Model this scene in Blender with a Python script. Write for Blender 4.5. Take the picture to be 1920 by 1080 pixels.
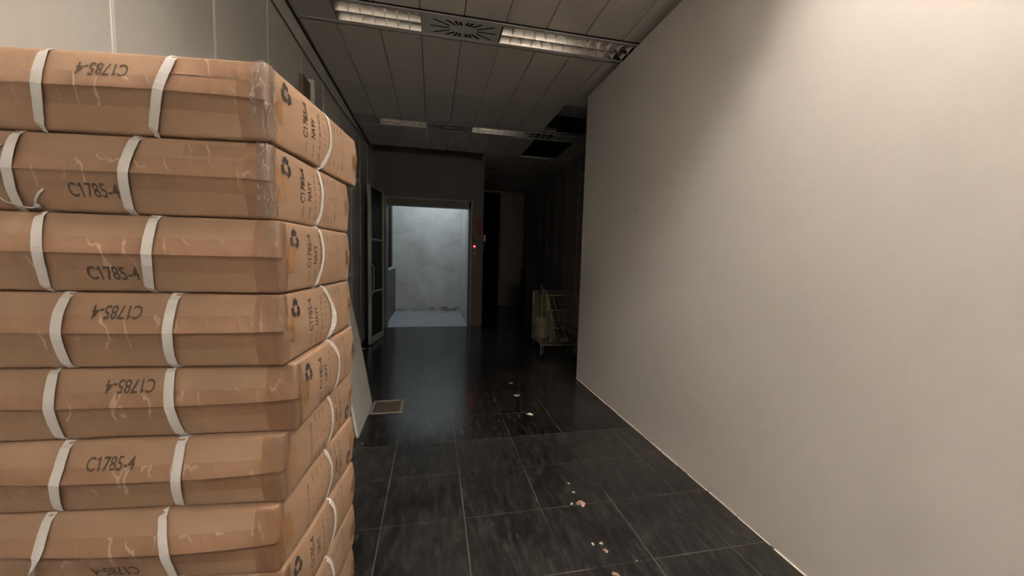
import bpy, bmesh, math, random
from mathutils import Vector, Matrix, noise

for o in list(bpy.data.objects):
    bpy.data.objects.remove(o, do_unlink=True)
S = bpy.context.scene
COL = S.collection
EYE = 1.29                      # camera height over the tiles

# ------------------------------------------------------------------ camera
def rot_cam():
    y, p, r = -0.208679, 0.081922, 0.02618
    cy, sy, cp, sp, cr, sr = math.cos(y), math.sin(y), math.cos(p), math.sin(p), math.cos(r), math.sin(r)
    Rz = Matrix(((cy, sy, 0), (-sy, cy, 0), (0, 0, 1)))
    M = Matrix(((1, 0, 0), (0, 0, -1), (0, 1, 0)))
    Rx = Matrix(((1, 0, 0), (0, cp, -sp), (0, sp, cp)))
    Rr = Matrix(((cr, -sr, 0), (sr, cr, 0), (0, 0, 1)))
    W = (Rr @ Rx @ M @ Rz).transposed()
    return W @ Matrix(((1, 0, 0), (0, -1, 0), (0, 0, -1)))
cam_d = bpy.data.cameras.new('camera')
cam = bpy.data.objects.new('camera', cam_d)
COL.objects.link(cam)
cam.matrix_world = Matrix.Translation((0, 0, EYE)) @ rot_cam().to_4x4()
cam_d.sensor_width = 36
cam_d.lens = 703.417 / 1920 * 36
cam_d.clip_start = 0.02
S.camera = cam

# ------------------------------------------------------------------ world, lamps, exposure
w = bpy.data.worlds.new('world')
S.world = w
w.use_nodes = True
w.node_tree.nodes['Background'].inputs[0].default_value = (0.5, 0.55, 0.6, 1)
w.node_tree.nodes['Background'].inputs[1].default_value = 0.0
S.view_settings.view_transform = 'Standard'
S.view_settings.look = 'None'
S.view_settings.gamma = 1
S.view_settings.use_curve_mapping = False
S.view_settings.exposure = 2.75
TUBE_FRONT = 43.0         # the lit tubes of the strip just over the cartons
TUBE_BACK = 50.0          # the lit tubes behind the photographer
TUBE_COL = (1.0, 0.885, 0.795)
SKY_PANE = 0.74           # the pane on top of the shaft
SKY_COL = (0.74, 0.88, 1.0)
FILL_TUBE = 24.0              # bare tube added unseen behind the camera as fill light

# ------------------------------------------------------------------ materials
def mat(name, col, rough=0.6, metal=0.0, spec=0.5, emit=None, estr=0.0, alpha=1.0):
    m = bpy.data.materials.new(name)
    m.use_nodes = True
    b = m.node_tree.nodes['Principled BSDF']
    b.inputs['Base Color'].default_value = (*col, 1)
    b.inputs['Roughness'].default_value = rough
    b.inputs['Metallic'].default_value = metal
    b.inputs['Specular IOR Level'].default_value = spec
    b.inputs['Alpha'].default_value = alpha
    if emit:
        b.inputs['Emission Color'].default_value = (*emit, 1)
        b.inputs['Emission Strength'].default_value = estr
    return m
def nt(m):
    return m.node_tree.nodes, m.node_tree.links, m.node_tree.nodes['Principled BSDF']
def nnode(m, kind, **kw):
    n = m.node_tree.nodes.new(kind)
    for k, v in kw.items():
        if k in n.inputs.keys(): n.inputs[k].default_value = v
        else: setattr(n, k, v)
    return n
def coords(m, scale=(1, 1, 1), obj=True):
    tc = nnode(m, 'ShaderNodeTexCoord')
    mp = nnode(m, 'ShaderNodeMapping')
    mp.inputs['Scale'].default_value = scale
    m.node_tree.links.new(tc.outputs['Object' if obj else 'Generated'], mp.inputs['Vector'])
    return mp.outputs['Vector']
def noise_n(m, vec, scale, detail=4, rough=0.55, dist=0.0):
    n = nnode(m, 'ShaderNodeTexNoise')
    n.inputs['Scale'].default_value = scale
    n.inputs['Detail'].default_value = detail
    n.inputs['Roughness'].default_value = rough
    n.inputs['Distortion'].default_value = dist
    m.node_tree.links.new(vec, n.inputs['Vector'])
    return n.outputs['Fac']
def ramp(m, fac, stops):
    r = nnode(m, 'ShaderNodeValToRGB')
    cr = r.color_ramp
    while len(cr.elements) < len(stops): cr.elements.new(0.5)
    for e, (p, c) in zip(cr.elements, stops):
        e.position = p
        e.color = (*c, 1) if isinstance(c, tuple) else (c, c, c, 1)
    m.node_tree.links.new(fac, r.inputs['Fac'])
    return r.outputs['Color']
def mixc(m, fac, a, b, mode='MIX'):
    x = nnode(m, 'ShaderNodeMix', data_type='RGBA', blend_type=mode)
    L = m.node_tree.links
    for i, v in ((0, fac), (6, a), (7, b)):
        if isinstance(v, (int, float)): x.inputs[i].default_value = v
        elif isinstance(v, tuple): x.inputs[i].default_value = (*v, 1)
        else: L.new(v, x.inputs[i])
    return x.outputs[2]
def math_n(m, op, a, b=0.0):
    x = nnode(m, 'ShaderNodeMath', operation=op)
    for i, v in ((0, a), (1, b)):
        if isinstance(v, (int, float)): x.inputs[i].default_value = v
        else: m.node_tree.links.new(v, x.inputs[i])
    return x.outputs[0]
def bump(m, h, strength=0.3, dist=0.002):
    b = nnode(m, 'ShaderNodeBump')
    b.inputs['Strength'].default_value = strength
    b.inputs['Distance'].default_value = dist
    m.node_tree.links.new(h, b.inputs['Height'])
    m.node_tree.links.new(b.outputs['Normal'], nt(m)[2].inputs['Normal'])

def plaster(name, c1, c2, rough=0.85, scale=1.5, bs=0.15):
    m = mat(name, c1, rough)
    v = coords(m)
    f = noise_n(m, v, scale, 6, 0.6)
    c = ramp(m, f, [(0.3, c1), (0.7, c2)])
    m.node_tree.links.new(c, nt(m)[2].inputs['Base Color'])
    f2 = noise_n(m, v, 60, 4)
    bump(m, f2, bs, 0.003)
    return m

# painted partition: faint scuffs and smears
M_part = mat('partition_paint', (0.6, 0.55, 0.5), 0.75)
v = coords(M_part)
base = ramp(M_part, noise_n(M_part, v, 0.9, 5, 0.55), [(0.3, (0.66, 0.635, 0.60)), (0.75, (0.71, 0.685, 0.65))])
v2 = coords(M_part, (1, 3.0, 14.0))
scuff = ramp(M_part, noise_n(M_part, v2, 1.3, 7, 0.7, 0.4), [(0.66, 0.0), (0.80, 1.0)])
base = mixc(M_part, math_n(M_part, 'MULTIPLY', scuff, 0.16), base, (0.40, 0.31, 0.24))
smear = ramp(M_part, noise_n(M_part, v, 3.1, 5, 0.75), [(0.62, 0.0), (0.75, 1.0)])
base = mixc(M_part, math_n(M_part, 'MULTIPLY', smear, 0.10), base, (0.36, 0.32, 0.28))
M_part.node_tree.links.new(base, nt(M_part)[2].inputs['Base Color'])
bump(M_part, noise_n(M_part, v, 90, 3), 0.08, 0.002)

M_panel = plaster('wall_panel_grey', (0.50, 0.49, 0.455), (0.54, 0.53, 0.495), 0.55, 0.8, 0.04)
M_batten = mat('panel_joint', (0.68, 0.67, 0.63), 0.5)
M_ceil = plaster('ceiling_metal', (0.68, 0.63, 0.56), (0.73, 0.68, 0.61), 0.6, 0.9, 0.03)
M_strip = mat('ceiling_strip_metal', (0.56, 0.55, 0.51), 0.45)
M_void = mat('plenum_dark', (0.10, 0.11, 0.12), 0.9)
M_duct = mat('duct_metal', (0.50, 0.51, 0.51), 0.5, 0.1)
M_black = mat('slot_black', (0.004, 0.004, 0.004), 0.9)
M_gap = mat('shadow_gap_black', (0.01, 0.01, 0.01), 0.9)  # black filler that paints the shade inside open ceiling gaps
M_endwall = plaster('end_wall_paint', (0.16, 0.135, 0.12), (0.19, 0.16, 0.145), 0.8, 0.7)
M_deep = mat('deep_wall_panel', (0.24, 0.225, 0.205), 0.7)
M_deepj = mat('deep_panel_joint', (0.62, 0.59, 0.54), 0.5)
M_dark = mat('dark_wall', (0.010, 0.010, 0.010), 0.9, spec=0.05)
M_closet = mat('old_door_paint', (0.30, 0.27, 0.24), 0.7)

# shaft plaster with patches and flaking near the floor
M_shaft = mat('shaft_plaster', (0.5, 0.5, 0.48), 0.9)
v = coords(M_shaft)
c = ramp(M_shaft, noise_n(M_shaft, v, 2.2, 8, 0.62, 0.3), [(0.3, (0.40, 0.38, 0.34)), (0.5, (0.50, 0.48, 0.44)), (0.72, (0.58, 0.57, 0.54))])
vs = coords(M_shaft, (1.0, 1.0, 2.6))
c = mixc(M_shaft, math_n(M_shaft, 'MULTIPLY', ramp(M_shaft, noise_n(M_shaft, vs, 2.0, 7, 0.7, 0.8), [(0.56, 0.0), (0.64, 1.0)]), 0.22), c, (0.24, 0.22, 0.20))
sep = nnode(M_shaft, 'ShaderNodeSeparateXYZ'); M_shaft.node_tree.links.new(v, sep.inputs[0])
low = math_n(M_shaft, 'SUBTRACT', math_n(M_shaft, 'MULTIPLY', noise_n(M_shaft, v, 3.5, 5), 0.30), sep.outputs['Z'])
lowm = ramp(M_shaft, math_n(M_shaft, 'ADD', math_n(M_shaft, 'MULTIPLY', low, 8.0), 0.1), [(0.45, 0.0), (0.6, 1.0)])
c = mixc(M_shaft, math_n(M_shaft, 'MULTIPLY', math_n(M_shaft, 'MULTIPLY', lowm, ramp(M_shaft, noise_n(M_shaft, v, 1.7, 2), [(0.47, 0.1), (0.56, 1.0)])), 0.75), c, (0.13, 0.10, 0.085))
M_shaft.node_tree.links.new(c, nt(M_shaft)[2].inputs['Base Color'])
bump(M_shaft, noise_n(M_shaft, v, 6, 8, 0.6), 0.22, 0.02)

# floor: polished black tiles, pale joints
def make_floor():
    m = mat('black_tile', (0.02, 0.02, 0.02), 0.2)
    N, L, B = nt(m)
    v = coords(m)
    sp = nnode(m, 'ShaderNodeSeparateXYZ'); L.new(v, sp.inputs[0])
    def joint(out, off, pitch, wd, seed):
        wob = math_n(m, 'MULTIPLY', math_n(m, 'SUBTRACT', noise_n(m, v, 2.0 + seed, 2), 0.5), 0.006)
        a = math_n(m, 'DIVIDE', math_n(m, 'SUBTRACT', math_n(m, 'ADD', out, wob), off), pitch)
        fr = math_n(m, 'FRACT', math_n(m, 'ADD', a, 100.5))
        d = math_n(m, 'MULTIPLY', math_n(m, 'ABSOLUTE', math_n(m, 'SUBTRACT', fr, 0.5)), pitch)
        s = nnode(m, 'ShaderNodeMapRange'); s.inputs[1].default_value = wd; s.inputs[2].default_value = wd * 0.35
        L.new(d, s.inputs[0])
        return s.outputs[0]
    jx = joint(sp.outputs['X'], 0.163, 0.3935, 0.0034, 0)
    jy = joint(sp.outputs['Y'], 1.3625, 0.3955, 0.0030, 1)
    wear = ramp(m, noise_n(m, v, 3.0, 5, 0.7), [(0.40, 0.08), (0.66, 0.9)])
    wear2 = ramp(m, noise_n(m, coords(m, (3, 0.7, 1)), 2.4, 4, 0.6), [(0.40, 0.08), (0.62, 0.9)])
    # joints fade out towards the far half of the corridor
    far = nnode(m, 'ShaderNodeMapRange'); far.inputs[1].default_value = 3.6; far.inputs[2].default_value = 2.6
    L.new(sp.outputs['Y'], far.inputs[0])
    j = math_n(m, 'MULTIPLY', math_n(m, 'MAXIMUM', math_n(m, 'MULTIPLY', jx, wear2), math_n(m, 'MULTIPLY', jy, wear)), far.outputs[0])
    streak = noise_n(m, coords(m, (9, 2.5, 1)), 3.0, 8, 0.72, 0.6)
    slate = ramp(m, streak, [(0.38, (0.003, 0.003, 0.003)), (0.52, (0.016, 0.0155, 0.015)), (0.68, (0.058, 0.053, 0.047))])
    dust = ramp(m, noise_n(m, v, 1.1, 7, 0.7), [(0.45, 0.0), (0.75, 1.0)])
    slate = mixc(m, math_n(m, 'MULTIPLY', dust, 0.35), slate, (0.085, 0.078, 0.068))
    spk = ramp(m, noise_n(m, v, 75, 2, 0.5), [(0.76, 0.0), (0.80, 1.0)])
    slate = mixc(m, math_n(m, 'MULTIPLY', spk, 0.25), slate, (0.25, 0.22, 0.19))
    colr = mixc(m, math_n(m, 'MULTIPLY', j, 0.8), slate, (0.26, 0.24, 0.20))
    L.new(colr, B.inputs['Base Color'])
    rg = ramp(m, noise_n(m, coords(m, (4, 1.5, 1)), 2.0, 7, 0.7), [(0.3, 0.17), (0.7, 0.21)])
    nearr = nnode(m, 'ShaderNodeMapRange'); nearr.inputs[1].default_value = 2.552; nearr.inputs[2].default_value = 2.546
    nearr.inputs[3].default_value = 0.0; nearr.inputs[4].default_value = 0.17
    L.new(sp.outputs['Y'], nearr.inputs[0])
    L.new(math_n(m, 'ADD', math_n(m, 'ADD', rg, nearr.outputs[0]), math_n(m, 'MULTIPLY', j, 0.04)), B.inputs['Roughness'])
    B.inputs['Specular IOR Level'].default_value = 0.36
    h = math_n(m, 'SUBTRACT', math_n(m, 'MULTIPLY', streak, 0.25), math_n(m, 'MULTIPLY', j, 0.6))
    bump(m, h, 0.05, 0.003)
    return m
M_floor = make_floor()
M_shaftfloor = plaster('worn_concrete', (0.19, 0.19, 0.19), (0.29, 0.29, 0.285), 0.5, 5.0, 0.3)

def make_card(seed):
    m = mat('cardboard', (0.4, 0.25, 0.14), 0.78, spec=0.25)
    N, L, B = nt(m)
    v = coords(m)
    oi = nnode(m, 'ShaderNodeObjectInfo')
    c = ramp(m, noise_n(m, v, 4.0, 5, 0.6), [(0.25, (0.285, 0.186, 0.120)), (0.75, (0.338, 0.224, 0.146))])
    flute = nnode(m, 'ShaderNodeTexWave', wave_type='BANDS', bands_direction='X')
    flute.inputs['Scale'].default_value = 42
    flute.inputs['Distortion'].default_value = 1.2
    flute.inputs['Detail'].default_value = 2
    L.new(v, flute.inputs['Vector'])
    fl = math_n(m, 'MULTIPLY', flute.outputs['Fac'], ramp(m, noise_n(m, v, 7, 2), [(0.45, 0.0), (0.65, 0.5)]))
    c = mixc(m, math_n(m, 'MULTIPLY', fl, 0.22), c, (0.20, 0.115, 0.065))
    scuff = ramp(m, noise_n(m, coords(m, (6, 6, 30)), 1.0, 6, 0.75), [(0.66, 0.0), (0.78, 1.0)])
    c = mixc(m, math_n(m, 'MULTIPLY', scuff, 0.18), c, (0.46, 0.32, 0.21))
    c = mixc(m, 1.0, c, mixc(m, oi.outputs['Random'], (0.94, 0.94, 0.94), (1.05, 1.04, 1.03)), 'MULTIPLY')
    L.new(c, B.inputs['Base Color'])
    bump(m, math_n(m, 'ADD', math_n(m, 'MULTIPLY', flute.outputs['Fac'], 0.2), noise_n(m, v, 25, 5, 0.6)), 0.12, 0.004)
    return m
M_card = make_card(0)

def make_tape(name, dark, light, alpha=1.0):
    m = mat(name, dark, 0.28, spec=0.5)
    N, L, B = nt(m)
    v = coords(m)
    c = ramp(m, noise_n(m, v, 6.0, 4, 0.6), [(0.3, dark), (0.75, light)])
    # thin pale lines paint the glints of wrinkles running across the tape
    wv = nnode(m, 'ShaderNodeTexWave', wave_type='BANDS', bands_direction='DIAGONAL')
    wv.inputs['Scale'].default_value = 5.0
    wv.inputs['Distortion'].default_value = 9.0
    wv.inputs['Detail'].default_value = 3
    wv.inputs['Detail Scale'].default_value = 1.4
    oi = nnode(m, 'ShaderNodeObjectInfo')
    va = nnode(m, 'ShaderNodeVectorMath', operation='ADD')
    L.new(coords(m, (2.6, 2.6, 0.7)), va.inputs[0]); L.new(math_n(m, 'MULTIPLY', oi.outputs['Random'], 23.0), va.inputs[1])
    L.new(va.outputs[0], wv.inputs['Vector'])
    line = ramp(m, wv.outputs['Fac'], [(0.955, 0.0), (0.99, 1.0)])
    mask = ramp(m, noise_n(m, v, 9, 2), [(0.5, 0.0), (0.6, 1.0)])
    c = mixc(m, math_n(m, 'MULTIPLY', math_n(m, 'MULTIPLY', line, mask), 0.55), c, (0.50, 0.38, 0.28))
    L.new(c, B.inputs['Base Color'])
    bump(m, math_n(m, 'ADD', noise_n(m, v, 18, 5, 0.6), wv.outputs['Fac']), 0.22, 0.004)
    return m
M_tape = make_tape('packing_tape', (0.215, 0.122, 0.070), (0.270, 0.160, 0.094))
M_tape2 = make_tape('packing_tape_end', (0.25, 0.135, 0.062), (0.30, 0.165, 0.08))
M_tape3 = make_tape('packing_tape_corner', (0.180, 0.098, 0.054), (0.235, 0.135, 0.078))
M_film = mat('clear_film', (0.62, 0.56, 0.50), 0.12, spec=1.0, alpha=0.22)
def film_setup(m):
    N, L, B = nt(m)
    v = coords(m, (11, 11, 2))
    r = noise_n(m, v, 7, 5, 0.7, 1.2)
    a = ramp(m, r, [(0.38, 0.10), (0.50, 0.30), (0.58, 0.62), (0.66, 0.18)])  # denser pale streaks paint the glints on the film's folds
    L.new(a, B.inputs['Alpha'])
    bump(m, r, 1.0, 0.02)
film_setup(M_film)
M_film2 = mat('clear_film_thin', (0.85, 0.80, 0.74), 0.15, spec=0.6, alpha=0.2)
_v = coords(M_film2, (6, 6, 2)); _r = noise_n(M_film2, _v, 8, 6, 0.75, 1.5)
M_film2.node_tree.links.new(ramp(M_film2, _r, [(0.45, 0.04), (0.54, 0.07), (0.60, 0.30), (0.64, 0.06)]), nt(M_film2)[2].inputs['Alpha'])  # fainter pale streaks, fold glints put into the opacity
bump(M_film2, _r, 1.0, 0.02)
M_strap = mat('woven_strap', (0.56, 0.55, 0.53), 0.5)
v = coords(M_strap)
bump(M_strap, noise_n(M_strap, v, 300, 2), 0.2, 0.001)
M_ink = mat('black_ink', (0.035, 0.029, 0.026), 0.7)
M_ink2 = mat('faded_ink', (0.060, 0.040, 0.030), 0.75)
M_ink3 = mat('front_ink', (0.065, 0.047, 0.033), 0.75)
M_white = mat('white_board', (0.52, 0.52, 0.49), 0.6)
M_wedge = mat('board_edge', (0.62, 0.60, 0.55), 0.6)
M_wood = plaster('brown_wood', (0.15, 0.095, 0.06), (0.20, 0.13, 0.085), 0.7, 6)
M_reflector = mat('mirror_reflector', (0.86, 0.84, 0.80), 0.22, 1.0)
M_reflector_w = mat('white_reflector', (0.80, 0.78, 0.74), 0.6)
M_louvre = mat('louvre_aluminium', (0.55, 0.53, 0.50), 0.35, 1.0)
M_housing = mat('lamp_housing', (0.30, 0.29, 0.27), 0.5)
M_tubeoff = mat('dead_tube', (0.75, 0.74, 0.70), 0.3)
M_tubeF = mat('lit_tube', (0.9, 0.9, 0.9), 0.4, emit=TUBE_COL, estr=TUBE_FRONT)
M_tubeB = mat('lit_tube_rear', (0.9, 0.9, 0.9), 0.4, emit=TUBE_COL, estr=TUBE_BACK)
M_tubeN = mat('fill_tube', (0.9, 0.9, 0.9), 0.4, emit=TUBE_COL, estr=FILL_TUBE)
M_pane = mat('shaft_pane', (0.8, 0.9, 1.0), 0.5, emit=SKY_COL, estr=SKY_PANE)
M_steel = mat('steel_frame', (0.34, 0.33, 0.31), 0.55, 0.1)
M_jamb = mat('frame_dark', (0.10, 0.095, 0.09), 0.5, 0.2)
M_bluepanel = mat('cabin_panel', (0.040, 0.046, 0.052), 0.45, 0.1)
M_glass = mat('smoked_glass', (0.008, 0.007, 0.006), 0.5, spec=0.04)
M_cable = mat('cable_brown', (0.20, 0.105, 0.05), 0.6)
M_signp = mat('sign_plate', (0.20, 0.13, 0.10), 0.6)
M_signr = mat('sign_red', (0.25, 0.02, 0.025), 0.6)
M_signw = mat('sign_edge', (0.30, 0.20, 0.18), 0.6)
M_led = mat('red_lens', (0.5, 0.01, 0.02), 0.3, emit=(1.0, 0.02, 0.05), estr=0.5)
M_ledc = mat('red_lamp_core', (1, 0.2, 0.25), 0.3, emit=(1.0, 0.10, 0.16), estr=2.5)
M_callbox = mat('call_box', (0.16, 0.15, 0.14), 0.5)
M_ivory = mat('ivory_plastic', (0.55, 0.53, 0.50), 0.5)
M_wire = mat('cream_wire', (0.27, 0.23, 0.14), 0.5)
M_lath = plaster('pale_lath', (0.25, 0.19, 0.11), (0.31, 0.24, 0.14), 0.7, 8)
M_redlath = mat('red_lath', (0.35, 0.05, 0.04), 0.6)
M_bag = mat('crumpled_bag', (0.35, 0.30, 0.22), 0.6)
M_rubber = mat('rubber', (0.03, 0.03, 0.03), 0.6)
M_chip = plaster('plaster_chip', (0.42, 0.35, 0.28), (0.55, 0.50, 0.44), 0.8, 30)
M_chipr = plaster('brick_chip', (0.36, 0.21, 0.15), (0.46, 0.31, 0.24), 0.8, 30)
M_brownplate = plaster('rusty_plate', (0.060, 0.045, 0.035), (0.10, 0.075, 0.058), 0.6, 12)
M_mortar = plaster('mortar_rim', (0.20, 0.18, 0.14), (0.30, 0.27, 0.22), 0.8, 25)
M_stain = mat('dark_residue', (0.008, 0.008, 0.008), 0.7)
M_chest = mat('black_cabinet', (0.006, 0.006, 0.006), 0.7)

# ------------------------------------------------------------------ mesh helpers
class MB:
    def __init__(s): s.v = []; s.f = []; s.m = []; s.smooth = []
    def add(s, vs, fs, mi=0, sm=False):
        b = len(s.v); s.v += [tuple(p) for p in vs]
        for f in fs: s.f.append([b + i for i in f]); s.m.append(mi); s.smooth.append(sm)
    def box(s, x0, x1, y0, y1, z0, z1, mi=0):
        s.add([(x0, y0, z0), (x1, y0, z0), (x1, y1, z0), (x0, y1, z0), (x0, y0, z1), (x1, y0, z1), (x1, y1, z1), (x0, y1, z1)],
              [(0, 3, 2, 1), (4, 5, 6, 7), (0, 1, 5, 4), (1, 2, 6, 5), (2, 3, 7, 6), (3, 0, 4, 7)], mi)
    def bevbox(s, x0, x1, y0, y1, z0, z1, r, mi=0):
        bm = bmesh.new(); bmesh.ops.create_cube(bm, size=1)
        for q in bm.verts: q.co = Vector(((x0 + x1) / 2 + q.co.x * (x1 - x0), (y0 + y1) / 2 + q.co.y * (y1 - y0), (z0 + z1) / 2 + q.co.z * (z1 - z0)))
        bmesh.ops.bevel(bm, geom=list(bm.edges), offset=r, segments=2, affect='EDGES', profile=0.5)
        bm.verts.index_update()
        s.add([q.co[:] for q in bm.verts], [[q.index for q in f.verts] for f in bm.faces], mi); bm.free()
    def beam(s, a, b, wx, wy, up=(0, 0, 1), mi=0):
        a, b = Vector(a), Vector(b); t = (b - a).normalized(); u = Vector(up)
        if abs(t.dot(u)) > 0.99: u = Vector((0, 1, 0))
        x = t.cross(u).normalized(); y = x.cross(t)
        P = [p + x * i * wx / 2 + y * j * wy / 2 for p in (a, b) for i, j in ((-1, -1), (1, -1), (1, 1), (-1, 1))]
        s.add(P, [(0, 1, 2, 3), (7, 6, 5, 4), (0, 4, 5, 1), (1, 5, 6, 2), (2, 6, 7, 3), (3, 7, 4, 0)], mi)
    def tube(s, pts, r, n=8, mi=0, cap=True):
        pts = [Vector(p) for p in pts]; rings = []
        for i, p in enumerate(pts):
            t = (pts[min(i + 1, len(pts) - 1)] - pts[max(i - 1, 0)]).normalized()
            u = Vector((0, 0, 1)) if abs(t.z) < 0.9 else Vector((1, 0, 0))
            x = t.cross(u).normalized(); y = x.cross(t)
            rr = r[i] if isinstance(r, (list, tuple)) else r
            rings.append([p + (x * math.cos(2 * math.pi * k / n) + y * math.sin(2 * math.pi * k / n)) * rr for k in range(n)])
        vs = [q for R in rings for q in R]; fs = []
        for i in range(len(rings) - 1):
            for k in range(n):
                a, b = i * n + k, i * n + (k + 1) % n; fs.append((a, b, b + n, a + n))
        if cap: fs.append(tuple(range(n))[::-1]); fs.append(tuple(len(vs) - n + k for k in range(n)))
        s.add(vs, fs, mi, True)
    def build(s, name, mats, parent=None, sharp=None):
        me = bpy.data.meshes.new(name); me.from_pydata(s.v, [], s.f)
        if not isinstance(mats, (list, tuple)): mats = [mats]
        for m in mats: me.materials.append(m)
        for p, mi, sm in zip(me.polygons, s.m, s.smooth): p.material_index = mi; p.use_smooth = sm
        bm = bmesh.new(); bm.from_mesh(me); bmesh.ops.recalc_face_normals(bm, faces=bm.faces); bm.to_mesh(me); bm.free()
        o = bpy.data.objects.new(name, me); COL.objects.link(o)
        if parent: o.parent = parent
        if sharp: 
            try: me.set_sharp_from_angle(angle=math.radians(sharp))
            except Exception: pass
        return o
def tag(o, label, cat, group=None, kind=None):
    o['label'] = label; o['category'] = cat
    if group: o['group'] = group
    if kind: o['kind'] = kind
    return o
def thing(name, label, cat, loc=(0, 0, 0), rz=0, group=None):
    o = bpy.data.objects.new(name, None); COL.objects.link(o)
    o.empty_display_size = 0.05; o.location = loc; o.rotation_euler = (0, 0, rz)
    return tag(o, label, cat, group)
def struct(mb, name, mats):
    o = mb.build(name, mats); o['kind'] = 'structure'; return o
def sbox(name, m, *a):
    b = MB(); b.box(*a); return struct(b, name, m)

# ------------------------------------------------------------------ the shell
XL, XR, XD = -1.0, 1.53, 2.35      # left wall, partition face, deep right wall
YB, YE, YF = -3.2, 6.85, 9.8       # rear wall, lift wall, far wall
ZC, TOP = 3.0, 3.5
sbox('floor', M_floor, XL - 0.1, XD + 0.1, YB - 0.1, 12.4, -0.1, 0.0)

def wall_panels(name, x, sgn, y0, y1, ztop, joints, mats, jw, heads=None):
    b = MB()
    b.box(*(sorted((x, x + sgn * 0.1))), y0, y1, 0, ztop, 0)
    for j in joints:
        b.box(*(sorted((x - sgn * 0.0025, x + sgn * 0.01))), j - jw / 2, j + jw / 2, 0.03, min(ztop, ZC - 0.02), 1)
    if heads:
        for (a, c, z) in heads: b.box(*(sorted((x - sgn * 0.003, x + sgn * 0.01))), a, c, z - 0.006, z + 0.006, 1)
    return struct(b, name, mats)
wall_panels('wall_left', XL, -1, YB, YE + 0.02, TOP, [1.49 + 0.5915 * k for k in range(-7, 10)], [M_panel, M_batten], 0.014)
wall_panels('wall_right', XD, 1, 3.6, 12.3, TOP, [5.95 + 0.57 * k for k in range(-3, 7)], [M_deep, M_deepj], 0.012,
            [(3.8, 5.95, 2.66)])
b = MB(); b.box(XR, XR + 0.10, YB, 3.74, 0.0, 2.94); struct(b, 'wall_partition', M_part)
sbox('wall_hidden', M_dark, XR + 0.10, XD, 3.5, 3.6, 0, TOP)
sbox('wall_back', M_part, XL - 0.1, XR, YB - 0.1, YB, 0, TOP)
b = MB(); b.tube([(XR - 0.001, 2.692, 1.678), (XR + 0.004, 2.692, 1.678)], 0.007, 8)
tag(b.build('wall_plug', M_jamb), 'tiny dark wall plug in the white partition', 'wall plug')
# broken pale line where the partition meets the tiles
rnd = random.Random(4)
b = MB(); y = 0.6
while y < 3.7:
    ln = rnd.uniform(0.05, 0.22)
    hh = rnd.choice((0.002, 0.003, 0.007, 0.009)); b.box(XR - rnd.uniform(0.003, 0.008), XR + 0.001, y, min(y + ln, 3.73), 0.0, hh)
    y += ln + rnd.uniform(0, 0.03)
struct(b, 'trim_1', mat('pale_edge', (0.85, 0.78, 0.68), 0.8))

# wall with the lift opening
b = MB()
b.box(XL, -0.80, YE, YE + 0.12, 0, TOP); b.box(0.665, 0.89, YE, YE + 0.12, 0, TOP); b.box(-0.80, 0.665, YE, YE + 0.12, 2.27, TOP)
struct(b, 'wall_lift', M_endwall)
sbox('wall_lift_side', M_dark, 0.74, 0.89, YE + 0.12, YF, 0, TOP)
# shaft behind the opening
SB, SR = 8.82, 0.625
sbox('wall_shaft_back', M_shaft, -1.6, 0.74, SB, SB + 0.1, 0, 3.1)
sbox('wall_shaft_right', M_shaft, SR, 0.74, YE + 0.12, SB, 0, 3.1)
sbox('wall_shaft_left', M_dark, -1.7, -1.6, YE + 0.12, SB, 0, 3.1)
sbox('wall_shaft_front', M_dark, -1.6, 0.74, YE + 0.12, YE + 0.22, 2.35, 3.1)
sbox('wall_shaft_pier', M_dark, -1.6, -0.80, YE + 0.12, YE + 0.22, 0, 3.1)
sbox('floor_shaft', M_shaftfloor, -1.6, SR, YE - 0.02, SB, 0.0, 0.004)
t = thing('skylight', 'pale daylight pane closing the top of the lift shaft', 'skylight', (-0.1, 7.9, 3.1))
b = MB(); b.box(-1.5, 0.84, -0.93, -0.75, 0, 0.1); b.box(-1.5, 0.84, 0.75, 0.92, 0, 0.1); b.box(-1.5, -0.7, -0.75, 0.75, 0, 0.1); b.box(0.7, 0.84, -0.75, 0.75, 0, 0.1); b.build('frame', M_dark, t)
b = MB(); b.box(-0.7, 0.7, -0.75, 0.75, 0.02, 0.04); b.build('pane', M_pane, t)
# far wall, dark opening and old door
b = MB()
b.box(0.89, 0.93, YF, YF + 0.1, 0, TOP); b.box(1.70, XD, YF, YF + 0.1, 0, TOP); b.box(0.93, 1.70, YF, YF + 0.1, 2.95, TOP)
struct(b, 'wall_far', M_deep)
sbox('wall_beyond', M_dark, 0.8, XD, 12.3, 12.4, 0, TOP)
d2 = MB(); d2.bevbox(1.76, 2.33, YF - 0.03, YF - 0.002, 0.0, 2.86, 0.004); d2.box(1.76, 2.33, YF - 0.034, YF - 0.028, 2.855, 2.885)
d2o = struct(d2, 'door_2', M_closet)
b = MB(); b.bevbox(1.74, 2.345, YF - 0.03, YF - 0.004, 2.885, 2.985, 0.004); struct(b, 'trim_2', M_closet)

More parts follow.
